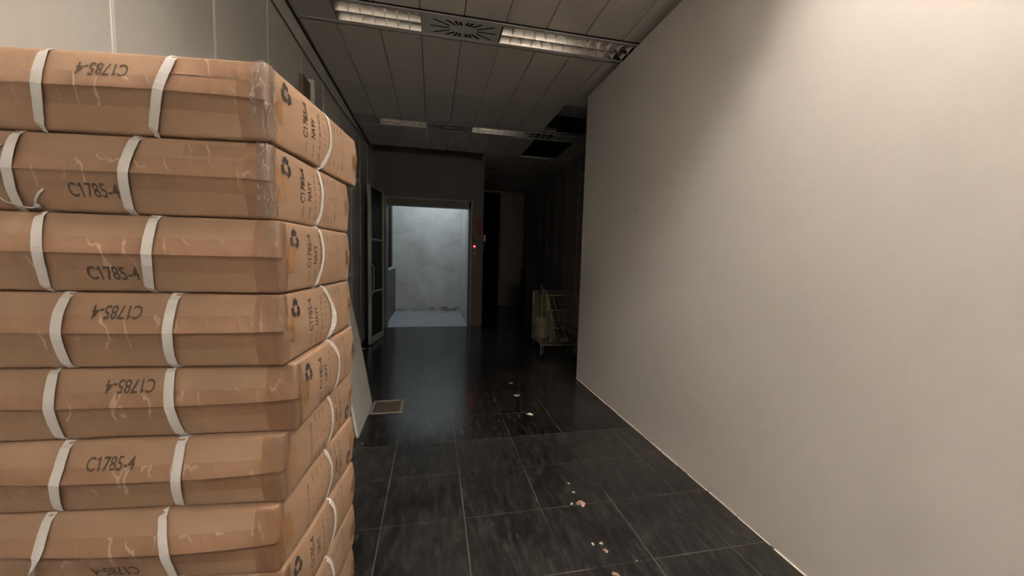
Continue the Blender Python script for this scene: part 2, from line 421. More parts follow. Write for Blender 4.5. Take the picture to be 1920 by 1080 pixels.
# ceiling: metal pans on a 0.308 m grid with two taken out
b = MB()
JX = [-0.986] + [0.203 + 0.308 * k for k in range(-3, 7)] + [XD]
CEN = [-1.47 + 2.245 * k for k in range(6)]
segs = []
for k in range(-1, 6):
    c0 = -1.47 + 2.245 * k
    a, c = c0 + 0.167, c0 + 2.245 - 0.167; mid = (a + c) / 2
    segs += [(a, mid), (mid, c)]
for (a, c) in segs:
    for i in range(len(JX) - 1):
        x0, x1 = JX[i], JX[i + 1]
        cx, cy = (x0 + x1) / 2, (a + c) / 2
        if c < YB or a > YF: continue
        if cy > YE and cx < 0.8: continue
        if 1.43 < cx < 2.05 and (4.1 < cy < 5.1 or 5.4 < cy < 6.4): continue
        g = 0.003
        yy1 = c - g
        if a < YE < c and x0 < 0.8: yy1 = YE
        xx1 = x1 - g if x1 < XD else XD
        dz = noise.noise(Vector((cx * 7, cy * 5, 2))) * 0.0015
        bm = bmesh.new(); bmesh.ops.create_cube(bm, size=1)
        for q in bm.verts: q.co = Vector((x0 + g + (q.co.x + .5) * (xx1 - x0 - g), a + g + (q.co.y + .5) * (yy1 - a - g), ZC + dz + (q.co.z + .5) * 0.02))
        ed = [e for e in bm.edges if all(q.co.z < ZC + 0.01 for q in e.verts)]
        bmesh.ops.bevel(bm, geom=ed, offset=0.004, segments=1, affect='EDGES')
        bm.verts.index_update()
        b.add([q.co[:] for q in bm.verts], [[q.index for q in f.verts] for f in bm.faces]); bm.free()
struct(b, 'ceiling', M_ceil)
b = MB(); b.box(XL - 0.1, XD + 0.1, YB - 0.1, YE + 0.12, TOP, TOP + 0.1); b.box(0.74, XD + 0.1, YE + 0.12, 12.4, TOP, TOP + 0.1)
struct(b, 'ceiling_plenum', M_void)
b = MB(); b.box(XL, -0.992, YB, YE, 2.985, 2.998); struct(b, 'trim_3', M_gap)  # black strip painting the shade line between ceiling and left wall

# light strips: rails, blank plates, fixtures, diffusers
def strip_rails(n, c, x1=XD):
    b = MB()
    for sy in (-1, 1):
        ya, yb = sorted((c + sy * 0.118, c + sy * 0.146))
        b.box(-0.986, x1, ya, yb, ZC - 0.003, ZC + 0.03)
        yc_, yd_ = sorted((c + sy * 0.146, c + sy * 0.168)); b.box(-0.986, x1, yc_, yd_, ZC + 0.005, ZC + 0.012, 1)  # black filler in the gap stands in for its shade
    b.box(-0.986, -0.705, c - 0.118, c + 0.118, ZC, ZC + 0.01)
    b.box(-0.096, -0.072, c - 0.118, c + 0.118, ZC, ZC + 0.01)
    if x1 > 1.7: b.box(1.68, x1, c - 0.118, c + 0.118, ZC, ZC + 0.01)
    return struct(b, 'trim_%d' % n, [M_strip, M_gap])
for i, c in enumerate(CEN[:4]): strip_rails(4 + i, c)
b = MB(); b.box(0.9, XD, CEN[4] - 0.146, CEN[4] + 0.146, ZC, ZC + 0.01); struct(b, 'trim_8', M_strip)

def louvre_light(x0, x1, c, n, lit, label):
    t = thing('louvre_light', label, 'ceiling light', ((x0 + x1) / 2, c, ZC), 0, None)
    hx = (x1 - x0) / 2
    b = MB(); b.box(-hx, hx, -0.118, -0.112, 0.0, 0.09); b.box(-hx, hx, 0.112, 0.118, 0.0, 0.09)
    b.box(-hx, -hx + 0.004, -0.112, 0.112, 0.0, 0.09); b.box(hx - 0.004, hx, -0.112, 0.112, 0, 0.09); b.box(-hx, hx, -0.118, 0.118, 0.09, 0.094)
    b.build('housing', M_housing, t)
    R = M_reflector_w if lit else M_reflector
    for sy in (-1, 1):
        b = MB(); yc = sy * 0.056; N_ = 14; vs = []
        for x in (-hx + 0.005, hx - 0.005):
            for k in range(N_ + 1):
                u = -1 + 2 * k / N_; vs.append((x, yc + u * 0.0535, 0.004 + 0.076 * (1 - u * u)))
        b.add(vs, [(k, k + 1, k + 2 + N_, k + 1 + N_) for k in range(N_)], 0, True)
        b.build('reflector', R, t)
        b = MB(); xe = hx - 0.02
        b.tube([(-xe, yc, 0.052), (xe if not (lit and x1 > 1.5) else xe - 0.14, yc, 0.052)], 0.008 if lit else 0.013, 12)
        b.build('tube', {0: M_tubeoff, 1: M_tubeF, 2: M_tubeB}[lit], t)
    b = MB(); pitch = (2 * hx - 0.01) / n
    for k in range(1, n):
        x = -hx + 0.005 + pitch * k
        for sy in (-1, 1):
            yc = sy * 0.056; vs = []; M_ = 8
            for i in range(M_ + 1):
                u = -1 + 2 * i / M_; zt = 0.006 + 0.030 * (1 - u * u) * 0.6 + 0.012; zb = 0.001 + 0.012 * (1 - u * u)
                wt = 0.009; y = yc + u * 0.053
                vs += [(x - wt, y, zt + 0.012), (x + wt, y, zt + 0.012), (x, y, zb)]
            fs = []
            for i in range(M_):
                a = 3 * i; fs += [(a, a + 3, a + 5, a + 2), (a + 1, a + 2, a + 5, a + 4), (a, a + 1, a + 4, a + 3)]
            b.add(vs, fs, 0, False)
    b.box(-hx, hx, -0.0025, 0.0025, 0.0, 0.03)
    b.build('louvre', M_louvre, t)
    return t
def diffuser(x0, x1, c, label):
    t = thing('air_diffuser', label, 'air vent', ((x0 + x1) / 2, c, ZC))
    hx = (x1 - x0) / 2
    b = MB(); b.box(-hx, hx, -0.116, 0.116, 0.0, 0.008); b.build('plate', M_strip, t)
    b = MB()
    quad = [((-.225, .083), (-.10, .026), .0062), ((-.130, .090), (-.064, .046), .0078), ((-.066, .092), (-.040, .050), .0092), ((-.030, .092), (-.018, .052), .0095)]
    sl = [((-.248, 0.0), (-.104, 0.0), .0060), ((.248, 0.0), (.104, 0.0), .0060)]
    for (p, q, hw) in quad:
        for sx in (1, -1):
            for sy in (1, -1): sl.append(((p[0] * sx, p[1] * sy), (q[0] * sx, q[1] * sy), hw))
    for (p, q, hw) in sl:
        p0, p1 = Vector((*p, 0)), Vector((*q, 0))
        tdir = (p1 - p0).normalized(); nn = Vector((-tdir.y, tdir.x, 0)) * hw
        P = [p0 - nn, p1 - nn, p1 + nn, p0 + nn]
        vs = [(w_.x, w_.y, z) for z in (-0.0006, 0.004) for w_ in P]
        b.add(vs, [(0, 1, 2, 3), (7, 6, 5, 4), (0, 4, 5, 1), (1, 5, 6, 2), (2, 6, 7, 3), (3, 7, 4, 0)])
    b.build('slots', M_black, t)
places = ['behind the photographer', 'over the carton stack', 'in the nearer visible ceiling strip', 'in the farther visible ceiling strip']
for i, c in enumerate(CEN[:4]):
    lit = {0: 2, 1: 1}.get(i, 0)
    st = 'lit' if lit else 'unlit'
    louvre_light(-0.70, -0.098, c, 7, lit, 'short %s louvred ceiling light, left one %s' % (st, places[i]))
    louvre_light(0.50, 1.665, c, 13, lit, 'long %s louvred ceiling light, right one %s' % (st, places[i]))
    diffuser(-0.07, 0.49, c, 'grey slotted air vent between two louvred lights %s' % places[i])

t = thing('fill_lamp', 'added bare tube fill lamp, unseen behind the photographer', 'ceiling light', (0.85, -2.3, 2.66))  # added lamp out of view, lifts the fill light in the corridor
b = MB(); b.bevbox(-0.62, 0.62, -0.03, 0.03, 0.03, 0.08, 0.004); b.box(-0.60, -0.57, -0.012, 0.012, -0.02, 0.03); b.box(0.57, 0.60, -0.012, 0.012, -0.02, 0.03)
for x in (-0.45, 0.45): b.tube([(x, 0, 0.08), (x, 0, 0.28)], 0.003, 6)
b.build('body', M_housing, t)
b = MB(); b.tube([(-0.57, 0, 0.0), (0.57, 0, 0.0)], 0.013, 12); b.build('tube', M_tubeN, t)

# duct seen through the missing pan
t = thing('ventilation_duct', 'grey sheet metal duct above the missing ceiling pans by the partition', 'duct', (1.75, 4.42, 3.09))
b = MB(); b.bevbox(-0.6, 0.6, -0.24, 0.24, 0, 0.25, 0.008); b.build('duct_body', M_duct, t)
b = MB(); b.box(-0.02, 0.02, -0.25, 0.25, -0.012, 0.262); b.build('flange', M_duct, t)
t = thing('hanger_rail', 'dark steel rail above the missing ceiling pans, beside the duct', 'rail', (1.75, 4.95, 3.2))
b = MB(); b.box(-0.6, 0.6, -0.03, 0.03, 0, 0.05); b.build('rail', M_duct, t)
b = MB(); b.box(-0.01, 0.01, -0.01, 0.01, 0.05, 0.3); b.build('rod', M_duct, t)

# brown cable along the top of the left wall
b = MB(); pts = []
for k in range(30):
    y = 0.3 + k * (YE - 0.4) / 29
    z = EYE + 1.542 + (0.14 * max(0, (y - 4.0) / 2.4) ** 1.3) + 0.004 * math.sin(y * 5)
    pts.append((XL + 0.009, y, min(z, 2.98)))
b.tube(pts, 0.0055, 8)
tag(b.build('cable', M_cable), 'thin brown cable running high along the grey panelled left wall', 'cable')
b = MB(); b.tube([(-0.10, 5.30, 2.995), (-0.098, 5.33, 2.93), (-0.094, 5.35, 2.86), (-0.09, 5.35, 2.81)], 0.0045, 8)
tag(b.build('cord', M_ivory), 'short white cord hanging from the farther ceiling strip', 'cord')

# ------------------------------------------------------------------ lift door
d1 = bpy.data.objects.new('door_1', None); COL.objects.link(d1); d1.location = (-0.07, YE, 0); d1['kind'] = 'structure'
b = MB()   # frame, local x from door centre
xa, xb = -0.745, 0.75
b.box(xa, xa + 0.03, -0.035, 0.0, 0, 2.275); b.box(xb - 0.022, xb, -0.035, 0.0, 0, 2.275); b.box(xa, xb, -0.035, 0.0, 2.255, 2.275)
b.build('door_frame', M_steel, d1)
b = MB()
b.box(xa + 0.03, xa + 0.036, -0.02, 0.13, 0, 2.255); b.box(xb - 0.055, xb - 0.022, -0.02, 0.13, 0, 2.255); b.box(xa + 0.03, xb - 0.022, -0.02, 0.13, 2.135, 2.255)
b.build('jamb_lining', M_jamb, d1)
b = MB(); b.tube([(xb + 0.012, -0.012, 2.30), (xb + 0.012, -0.012, 2.14)], 0.009, 8); b.build('closer_bracket', M_steel, d1)
b = MB()
for z in (0.02, 1.1): b.tube([(xb - 0.01, -0.045, z + 0.0), (xb - 0.01, -0.045, z + 0.08)], 0.011, 8)
b.build('hinge', M_steel, d1)

def leaf(p0, p1, zt0, zt1, label_name='door_leaf'):
    # framed leaf from p0 to p1 (world floor points)
    P0, P1 = Vector((*p0, 0)), Vector((*p1, 0)); L_ = (P1 - P0).length
    e = bpy.data.objects.new(label_name, None); COL.objects.link(e); e.parent = d1
    e.location = P0 - Vector(d1.location); e.rotation_euler = (0, 0, math.atan2(P1.y - P0.y, P1.x - P0.x))
    b = MB(); T = 0.02
    b.bevbox(0, 0.055, -T, T, 0.012, zt0, 0.004); b.bevbox(L_ - 0.055, L_, -T, T, 0.012, zt0, 0.004)
    b.box(0.055, L_ - 0.055, -T, T, 0.012, 0.10); b.box(0.055, L_ - 0.055, -T, T, zt0 - 0.03, zt0)
    for z in (0.75, 1.49): b.box(0.055, L_ - 0.055, -T * .8, T * .8, z - 0.012, z + 0.012)
    b.build('leaf_frame', M_steel, e)
    for (za, zb) in ((0.10, 0.738), (0.762, 1.478), (1.502, zt0 - 0.03)):
        b = MB(); b.box(0.056, L_ - 0.056, -0.004, 0.004, za, zb); b.build('glass_pane', M_glass, e)
    return e
lf = leaf((-0.865, 5.49), (-0.762, 6.10), 2.24, 2.22)
b = MB(); b.tube([(0.028, -0.03, 0.72), (0.028, -0.055, 0.76), (0.028, -0.055, 1.10), (0.028, -0.03, 1.14)], 0.008, 8); b.build('door_handle', M_steel, lf)
leaf((-0.805, 6.14), (-0.90, 6.80), 2.20, 2.20)

# waist-high cabin panel and black sheet standing in for the dark void above it
t = thing('cabin_panel', 'dark blue-grey waist-high metal panel on the left of the lit shaft', 'panel', (-0.84, 7.93, 0))
b = MB(); b.bevbox(-0.02, 0.015, -0.93, 0.86, 0.004, 0.975, 0.006); b.build('panel_sheet', M_bluepanel, t)
b = MB(); b.bevbox(-0.035, 0.03, -0.95, 0.86, 0.975, 1.005, 0.006); b.build('top_rail', M_steel, t)
t = thing('void_sheet', 'tall black sheet standing in for the dark void above the waist-high metal panel', 'dark_sheet', (-0.925, 7.95, 1.02))
b = MB(); b.box(-0.01, 0.035, -0.9, 0.82, 0, 2.07); b.build('dark_sheet', M_dark, t)
b = MB(); b.box(0.035, 0.05, 0.55, 0.6, 0.0, 2.07); b.build('guide_rail', M_jamb, t)

# sign, call box with red lamp, little white box
t = thing('wall_sign', 'small red and pale notice plate on the narrow pier right of the lift opening', 'sign', (0.785, YE, EYE + 0.52))
b = MB(); b.bevbox(-0.072, 0.078, -0.006, -0.001, -0.150, 0.150, 0.002); b.build('sign_plate', M_signp, t)
b = MB()
for a in ((-0.072, 0.078, 0.143, 0.150), (-0.072, 0.078, -0.150, -0.143), (0.071, 0.078, -0.15, 0.15)): b.box(a[0], a[1], -0.0075, -0.0055, a[2], a[3])
b.build('border', M_signw, t)
b = MB(); b.box(0.0, 0.062, -0.0075, -0.0055, -0.03, 0.128); b.box(0.008, 0.062, -0.0075, -0.0055, -0.125, -0.05); b.build('red_field', M_signr, t)
b = MB(); b.box(0.024, 0.040, -0.0085, -0.007, -0.015, 0.112); b.build('inner_mark', M_signp, t)
t = thing('call_box', 'lift call box with glowing red lamp beside the lift door frame', 'call box', (0.728, YE, EYE + 0.125))
b = MB(); b.bevbox(-0.036, 0.036, -0.035, -0.001, -0.115, 0.115, 0.005); b.build('box_body', M_callbox, t)
b = MB(); b.tube([(0, -0.034, 0.050), (0, -0.046, 0.050), (0, -0.050, 0.050)], [0.020, 0.020, 0.014], 20); b.build('lamp_lens', M_led, t)
b = MB(); b.tube([(0, -0.0505, 0.052), (0, -0.053, 0.052)], [0.009, 0.007], 14); b.build('lamp_core', M_ledc, t)
b = MB(); b.tube([(0, -0.034, -0.03), (0, -0.042, -0.03)], 0.012, 14); b.build('button', M_rubber, t)
b = MB(); b.box(-0.03, 0.03, -0.037, -0.034, -0.10, -0.07); b.build('label_plate', M_steel, t)
b = MB(); b.tube([(0.0, -0.012, 0.115), (-0.004, -0.010, 0.18), (-0.035, -0.008, 0.24)], 0.006, 8); b.build('flex', M_rubber, t)
t = thing('phone_holder', 'small white wall box on the dark side of the lift pier', 'wall box', (0.895, 6.93, EYE + 0.335))
b = MB(); b.bevbox(0, 0.05, -0.05, 0.05, -0.06, 0.06, 0.012); b.build('box_body', M_ivory, t)
b = MB(); b.tube([(0.02, 0, -0.06), (0.022, 0.0, -0.12), (0.012, 0.01, -0.26)], 0.007, 8); b.build('lead', M_endwall, t)

# ------------------------------------------------------------------ leaning boards by the left wall
def board(name, label, ya, yb, xb, thick, ztop, xtop, mats, sag=0.05):
    b = MB(); N_ = 12; vs = []
    for k in range(N_ + 1):
        u = k / N_; z = u * ztop; x = xb + (xtop - xb) * u + sag * math.sin(math.pi * u) * (1 - 0.3 * u)
        for (dx, y) in ((0, ya), (0, yb), (-thick, yb), (-thick, ya)): vs.append((x + dx, y + 0.0 * u, z))
    for k in range(N_):
        a = 4 * k
        for i, mi in ((0, 0), (1, 0), (2, 0), (3, 1)):
            j = (i + 1) % 4; b.add([vs[a + i], vs[a + j], vs[a + 4 + j], vs[a + 4 + i]], [(0, 1, 2, 3)], mi)
    b.add([vs[0], vs[1], vs[2], vs[3]], [(0, 1, 2, 3)]); b.add(vs[-4:], [(0, 1, 2, 3)])
    o = b.build(name, mats)
    bm = bmesh.new(); bm.from_mesh(o.data); bmesh.ops.remove_doubles(bm, verts=bm.verts, dist=1e-5); bmesh.ops.recalc_face_normals(bm, faces=bm.faces); bm.to_mesh(o.data); bm.free()
    return tag(o, label, 'board')
board('leaning_board', 'outer white board leaning on the left wall behind the carton stack', 2.70, 3.31, -0.500, 0.018, 2.02, -0.925, [M_white, M_wedge], 0.03)
board('leaning_board', 'inner pale board behind the outer white one, showing only its edge', 2.66, 3.25, -0.528, 0.014, 1.98, -0.947, [M_white, M_wedge], 0.03)
t = thing('timber_plank', 'brown plank end with a white edge against the left wall above the cartons', 'plank', (XL + 0.012, 3.20, 0))
b = MB(); b.box(0, 0.022, 0, 0.17, 0.0, 2.62); b.build('plank_face', M_wood, t)
b = MB(); b.box(0, 0.05, 0.171, 0.198, 0.0, 2.655); b.build('white_batten', M_white, t)

# ------------------------------------------------------------------ floor hatch and rubble
t = thing('floor_hatch', 'small rusty plate in a pale mortar rim set in the black tiles', 'hatch', (-0.367, 3.225, 0))
b = MB(); fw = 0.022
for a in ((-0.128, 0.128, -0.14, -0.14 + fw), (-0.128, 0.128, 0.14 - fw, 0.14), (-0.128, -0.128 + fw, -0.118, 0.118), (0.128 - fw, 0.128, -0.118, 0.118)):
    b.bevbox(a[0], a[1], a[2], a[3], 0.0, 0.006, 0.002)
rnd = random.Random(9)
for k in range(26):
    a = rnd.uniform(-0.125, 0.125); sd = rnd.choice((-1, 1)); r = rnd.uniform(0.004, 0.009)
    b.bevbox(a - r, a + r, sd * 0.138 - r * .7, sd * 0.138 + r * .7, 0, 0.005, 0.0015)
b.build('rim', M_mortar, t)
b = MB(); b.box(-0.107, 0.107, -0.119, 0.119, 0.0, 0.003); b.build('plate', M_brownplate, t)
def chip(x, y, r, m, label, n=9, h=0.35, ax=1.0, name='plaster_chip'):
    rr = random.Random(int(x * 1000) * 7 + int(y * 1000))
    top = []; bot = []
    for k in range(n):
        a = 2 * math.pi * k / n; q = r * rr.uniform(0.35, 1.3)
        bot.append((q * math.cos(a) * ax, q * math.sin(a), 0.0)); top.append((q * 0.72 * math.cos(a) * ax, q * 0.72 * math.sin(a), r * h * rr.uniform(0.6, 1.2)))
    b = MB(); b.add(bot + top + [(0, 0, r * h * 1.1)], [(k, (k + 1) % n, n + (k + 1) % n, n + k) for k in range(n)] + [(n + k, n + (k + 1) % n, 2 * n) for k in range(n)] + [tuple(range(n))[::-1]])
    o = b.build(name, m); o.location = (x, y, 0)
    return tag(o, label, 'debris', 'rubble crumbs on the black tiles')
chip(0.770, 1.765, 0.024, M_chipr, 'largest pinkish chip lying on a tile joint in the right lane', 13, 0.3, 1.1)
chip(0.727, 1.768, 0.011, M_chip, 'thin white sliver just left of the largest pinkish chip', 7, 0.3, 1.5)
chip(0.772, 1.862, 0.009, M_chip, 'pale crumb just beyond the largest pinkish chip')
chip(0.775, 1.945, 0.007, M_chip, 'tiny pale crumb, second beyond the largest pinkish chip')
chip(0.722, 1.490, 0.009, M_chip, 'left white crumb of the pair near the front tile joint')
chip(0.760, 1.487, 0.009, M_chip, 'right white crumb of the pair near the front tile joint')
chip(0.762, 1.440, 0.015, M_chipr, 'buff angular chip just in front of the white crumb pair', 8)
chip(0.748, 1.318, 0.014, M_chipr, 'reddish chip cut by the bottom edge of the photo', 9)
chip(0.871, 1.368, 0.005, M_chip, 'tiny white speck on the front tile joint near the partition')
chip(0.795, 2.905, 0.026, M_chip, 'wide pale flake in mid floor on the joint before the dark', 11, 0.2, 1.5)
chip(0.785, 3.33, 0.024, M_chip, 'broken pale flake, second farthest on the dark floor', 11, 0.2, 1.6)
chip(0.790, 3.68, 0.016, M_chip, 'faint far flake on the darkest floor', 9, 0.2, 1.6)
chip(-0.915, 5.30, 0.03, M_chip, 'pale scrap on the floor at the foot of the steel door leaf', 8, 0.3, 1.5)
chip(0.10, 7.0, 0.028, M_chip, 'white scrap in the middle of the lit lift threshold', 8, 0.3, 1.3)
chip(-0.33, 7.12, 0.032, M_chip, 'white scrap toward the left of the lit lift threshold', 8, 0.3, 1.4)
chip(-0.42, 6.98, 0.018, M_chip, 'small crumb at the left front of the lit threshold', 8, 0.3, 1.4)
rnd = random.Random(3); b = MB()
for k in range(9):
    for j in range(5):
        if rnd.random() < 0.25: continue
        x = 1.155 + j * 0.022 + k * 0.004 + rnd.uniform(-.003, .003); y = 1.40 + k * 0.033 + rnd.uniform(-.006, .006); r = rnd.uniform(0.003, 0.0065)
        b.add([(x + r * math.cos(a * 1.047), y + r * math.sin(a * 1.047), 0.0008) for a in range(6)] , [(0, 1, 2, 3, 4, 5)])
tag(b.build('glue_dots', M_stain), 'patch of small dark glue dots dried on the tiles near the partition', 'stain', None, 'stuff')

# ------------------------------------------------------------------ cage trolley with lath offcuts
t = thing('wire_cage_trolley', 'cream wire cage trolley full of offcuts in the dark right corner', 'trolley', (1.42, 4.74, 0), math.radians(-4))
TW, TD, Z0, Z1 = 0.50, 0.62, 0.13, 0.80
b = MB()
for x, y in ((0, 0), (TW, 0), (TW, TD), (0, TD)):
    b.tube([(x, y, Z0 - 0.05 if not (x == 0 and y == 0) else 0.0), (x, y, Z1)], 0.009, 8)
for z in (Z0, 0.36, 0.60, Z1):
    b.tube([(0, 0, z), (TW, 0, z)], 0.006, 6); b.tube([(0, TD, z), (TW, TD, z)], 0.006, 6)
    b.tube([(0, 0, z), (0, TD, z)], 0.006, 6); b.tube([(TW, 0, z), (TW, TD, z)], 0.006, 6)
b.build('frame', M_wire, t)
def mesh_panel(p, u, n, z0, z1):
    b = MB()
    for k in range(1, n):
        q = Vector(p) + Vector(u) * (k / n)
        b.tube([(q.x, q.y, z0), (q.x, q.y, z1)], 0.0032, 5)
    b.build('wire_side', M_wire, t)
mesh_panel((0, 0, 0), (TW, 0, 0), 15, Z0, 0.62); mesh_panel((0, TD, 0), (TW, 0, 0), 15, Z0, Z1)
mesh_panel((0, 0, 0), (0, TD, 0), 12, Z0, Z1); mesh_panel((TW, 0, 0), (0, TD, 0), 12, Z0, Z1)
b = MB(); b.box(0, TW, 0, TD, Z0 - 0.01, Z0); b.build('base_tray', M_jamb, t)
for (x, y) in ((0.03, 0.02), (TW - 0.03, 0.02), (TW - 0.03, TD - 0.03), (0.03, TD - 0.03)):
    b = MB(); b.tube([(x - 0.013, y, 0.037), (x + 0.013, y, 0.037)], 0.037, 16); b.box(x - 0.018, x + 0.018, y - 0.006, y + 0.006, 0.037, Z0 - 0.01); b.build('caster', M_rubber if x < 0.1 else M_callbox, t)
def lath(a, c, w_, th, m, label):
    b = MB(); b.beam(a, c, w_, th); tag(b.build('lath', m), label, 'wood strip')
o3 = Vector((1.42, 4.74, 0))
lath(o3 + Vector((0.16, 0.10, 0.145)), o3 + Vector((0.055, 0.06, 0.86)), 0.055, 0.014, M_lath, 'broad pale lath leaning leftmost in the wire trolley')
lath(o3 + Vector((0.21, 0.12, 0.145)), o3 + Vector((0.095, 0.10, 0.78)), 0.022, 0.022, M_lath, 'narrow pale lath next to the broad one in the trolley')
lath(o3 + Vector((0.255, 0.13, 0.145)), o3 + Vector((0.125, 0.15, 0.76)), 0.018, 0.02, M_lath, 'thin pale lath third from the left in the trolley')
lath(o3 + Vector((0.25, 0.19, 0.145)), o3 + Vector((0.17, 0.26, 0.62)), 0.03, 0.012, M_redlath, 'dull red lath stub among the pale ones in the trolley')
lath(o3 + Vector((0.45, 0.30, 0.145)), o3 + Vector((0.27, 0.40, 0.74)), 0.018, 0.012, M_wire, 'thin cream rod leaning right in the wire trolley')
lath(o3 + Vector((0.40, 0.42, 0.145)), o3 + Vector((0.12, 0.50, 0.90)), 0.02, 0.015, M_wire, 'cream rod standing up at the back of the trolley')
b = MB(); b.bevbox(-0.08, 0.08, -0.10, 0.10, 0.0, 0.30, 0.03)
o = b.build('crumpled_sack', M_bag); o.location = (1.545, 5.16, 0.135)
bm = bmesh.new(); bm.from_mesh(o.data); bmesh.ops.subdivide_edges(bm, edges=bm.edges, cuts=3, use_grid_fill=True)
for q in bm.verts:
    q.co += noise.noise_vector(q.co * 14) * 0.014; q.co.z = max(q.co.z, 0.0)
bm.to_mesh(o.data); bm.free()
tag(o, 'small crumpled buff sack inside the left rear of the trolley', 'sack')
b = MB(); b.bevbox(-0.07, 0.07, -0.03, 0.03, 0, 0.05, 0.012); o = b.build('rolled_cloth', M_bag); o.location = (1.80, 4.88, 0.133)
tag(o, 'pale folded rag at the right front of the trolley tray', 'rag')
# black cupboard behind the trolley
t = thing('low_cupboard', 'black low cupboard standing behind the wire trolley', 'cupboard', (1.80, 6.55, 0))
b = MB(); b.bevbox(-0.165, 0.165, 0.0, 0.4, 0.03, 1.09, 0.006); b.box(-0.14, 0.14, 0.03, 0.37, 0, 0.03); b.build('body', M_chest, t)
b = MB(); b.bevbox(-0.155, 0.155, -0.016, -0.001, 0.05, 1.07, 0.004); cd = b.build('door', M_chest, t)
b = MB(); b.tube([(0.12, -0.018, 0.55), (0.12, -0.035, 0.56), (0.12, -0.035, 0.66), (0.12, -0.018, 0.67)], 0.005, 8); b.build('handle', M_jamb, cd)

# ------------------------------------------------------------------ printed text as meshes
_tc = {}
def text_mesh(txt, bold=0.0):
    key = (txt, bold)
    if key in _tc: return _tc[key]
    cu = bpy.data.curves.new('t', 'FONT'); cu.body = txt; cu.resolution_u = 3; cu.offset = bold
    ob = bpy.data.objects.new('t', cu); COL.objects.link(ob)
    dg = bpy.context.evaluated_depsgraph_get(); me = ob.evaluated_get(dg).to_mesh()
    vs = [q.co.copy() for q in me.vertices]; fs = [list(p.vertices) for p in me.polygons]
    ob.evaluated_get(dg).to_mesh_clear(); bpy.data.objects.remove(ob); bpy.data.curves.remove(cu)
    for k_, ch in enumerate(txt):
        if ch == '1' and bold > 0 and '78' in txt:
            cu = bpy.data.curves.new('t', 'FONT'); cu.body = txt[:k_ + 1]; cu.offset = bold
            ob = bpy.data.objects.new('t', cu); COL.objects.link(ob); bpy.context.view_layer.update()
            xr = ob.bound_box[6][0]; yt = ob.bound_box[6][1]
            bpy.data.objects.remove(ob); bpy.data.curves.remove(cu)
            b0 = len(vs); w1 = 0.07 + 2 * bold
            vs += [Vector((xr - w1, yt - 0.0, 0)), Vector((xr - w1 - 0.15, yt - 0.14, 0)), Vector((xr - w1 - 0.15, yt - 0.23, 0)), Vector((xr - w1, yt - 0.15, 0))]
            fs.append([b0, b0 + 1, b0 + 2, b0 + 3])
    xs = [q.x for q in vs]; ys = [q.y for q in vs]; x0, x1, y0, y1 = min(xs), max(xs), min(ys), max(ys)
    _tc[key] = ([((q.x - x0) / (x1 - x0) - 0.5, (q.y - y0) / (y1 - y0) - 0.5) for q in vs], fs)
    return _tc[key]
def recycle_mesh():
    V = [Vector((math.cos(math.radians(90 - 120 * k)), math.sin(math.radians(90 - 120 * k)))) for k in range(3)]
    vs = []; fs = []; wd = 0.215
    for k in range(3):
        A, B_, C_ = V[k], V[(k + 1) % 3], V[(k + 2) % 3]
        P = [A.lerp(B_, 0.53), A.lerp(B_, 0.82), B_.lerp(C_, 0.15), B_.lerp(C_, 0.27)]
        for i in range(3):
            a, c = P[i], P[i + 1]; tt = (c - a).normalized(); n_ = Vector((-tt.y, tt.x)) * wd
            e = tt * (0.05 if i < 2 else 0)
            b0 = len(vs); vs += [a - n_, c + e - n_, c + e + n_, a + n_]; fs.append((b0, b0 + 1, b0 + 2, b0 + 3))
        tt = (C_ - B_).normalized(); n_ = Vector((-tt.y, tt.x)); b0 = len(vs)
        vs += [P[3] - n_ * 0.40, P[3] + tt * 0.40, P[3] + n_ * 0.40]; fs.append((b0, b0 + 1, b0 + 2))
    return [(q.x / 1.9, q.y / 1.9) for q in vs], fs
RECYC = recycle_mesh()

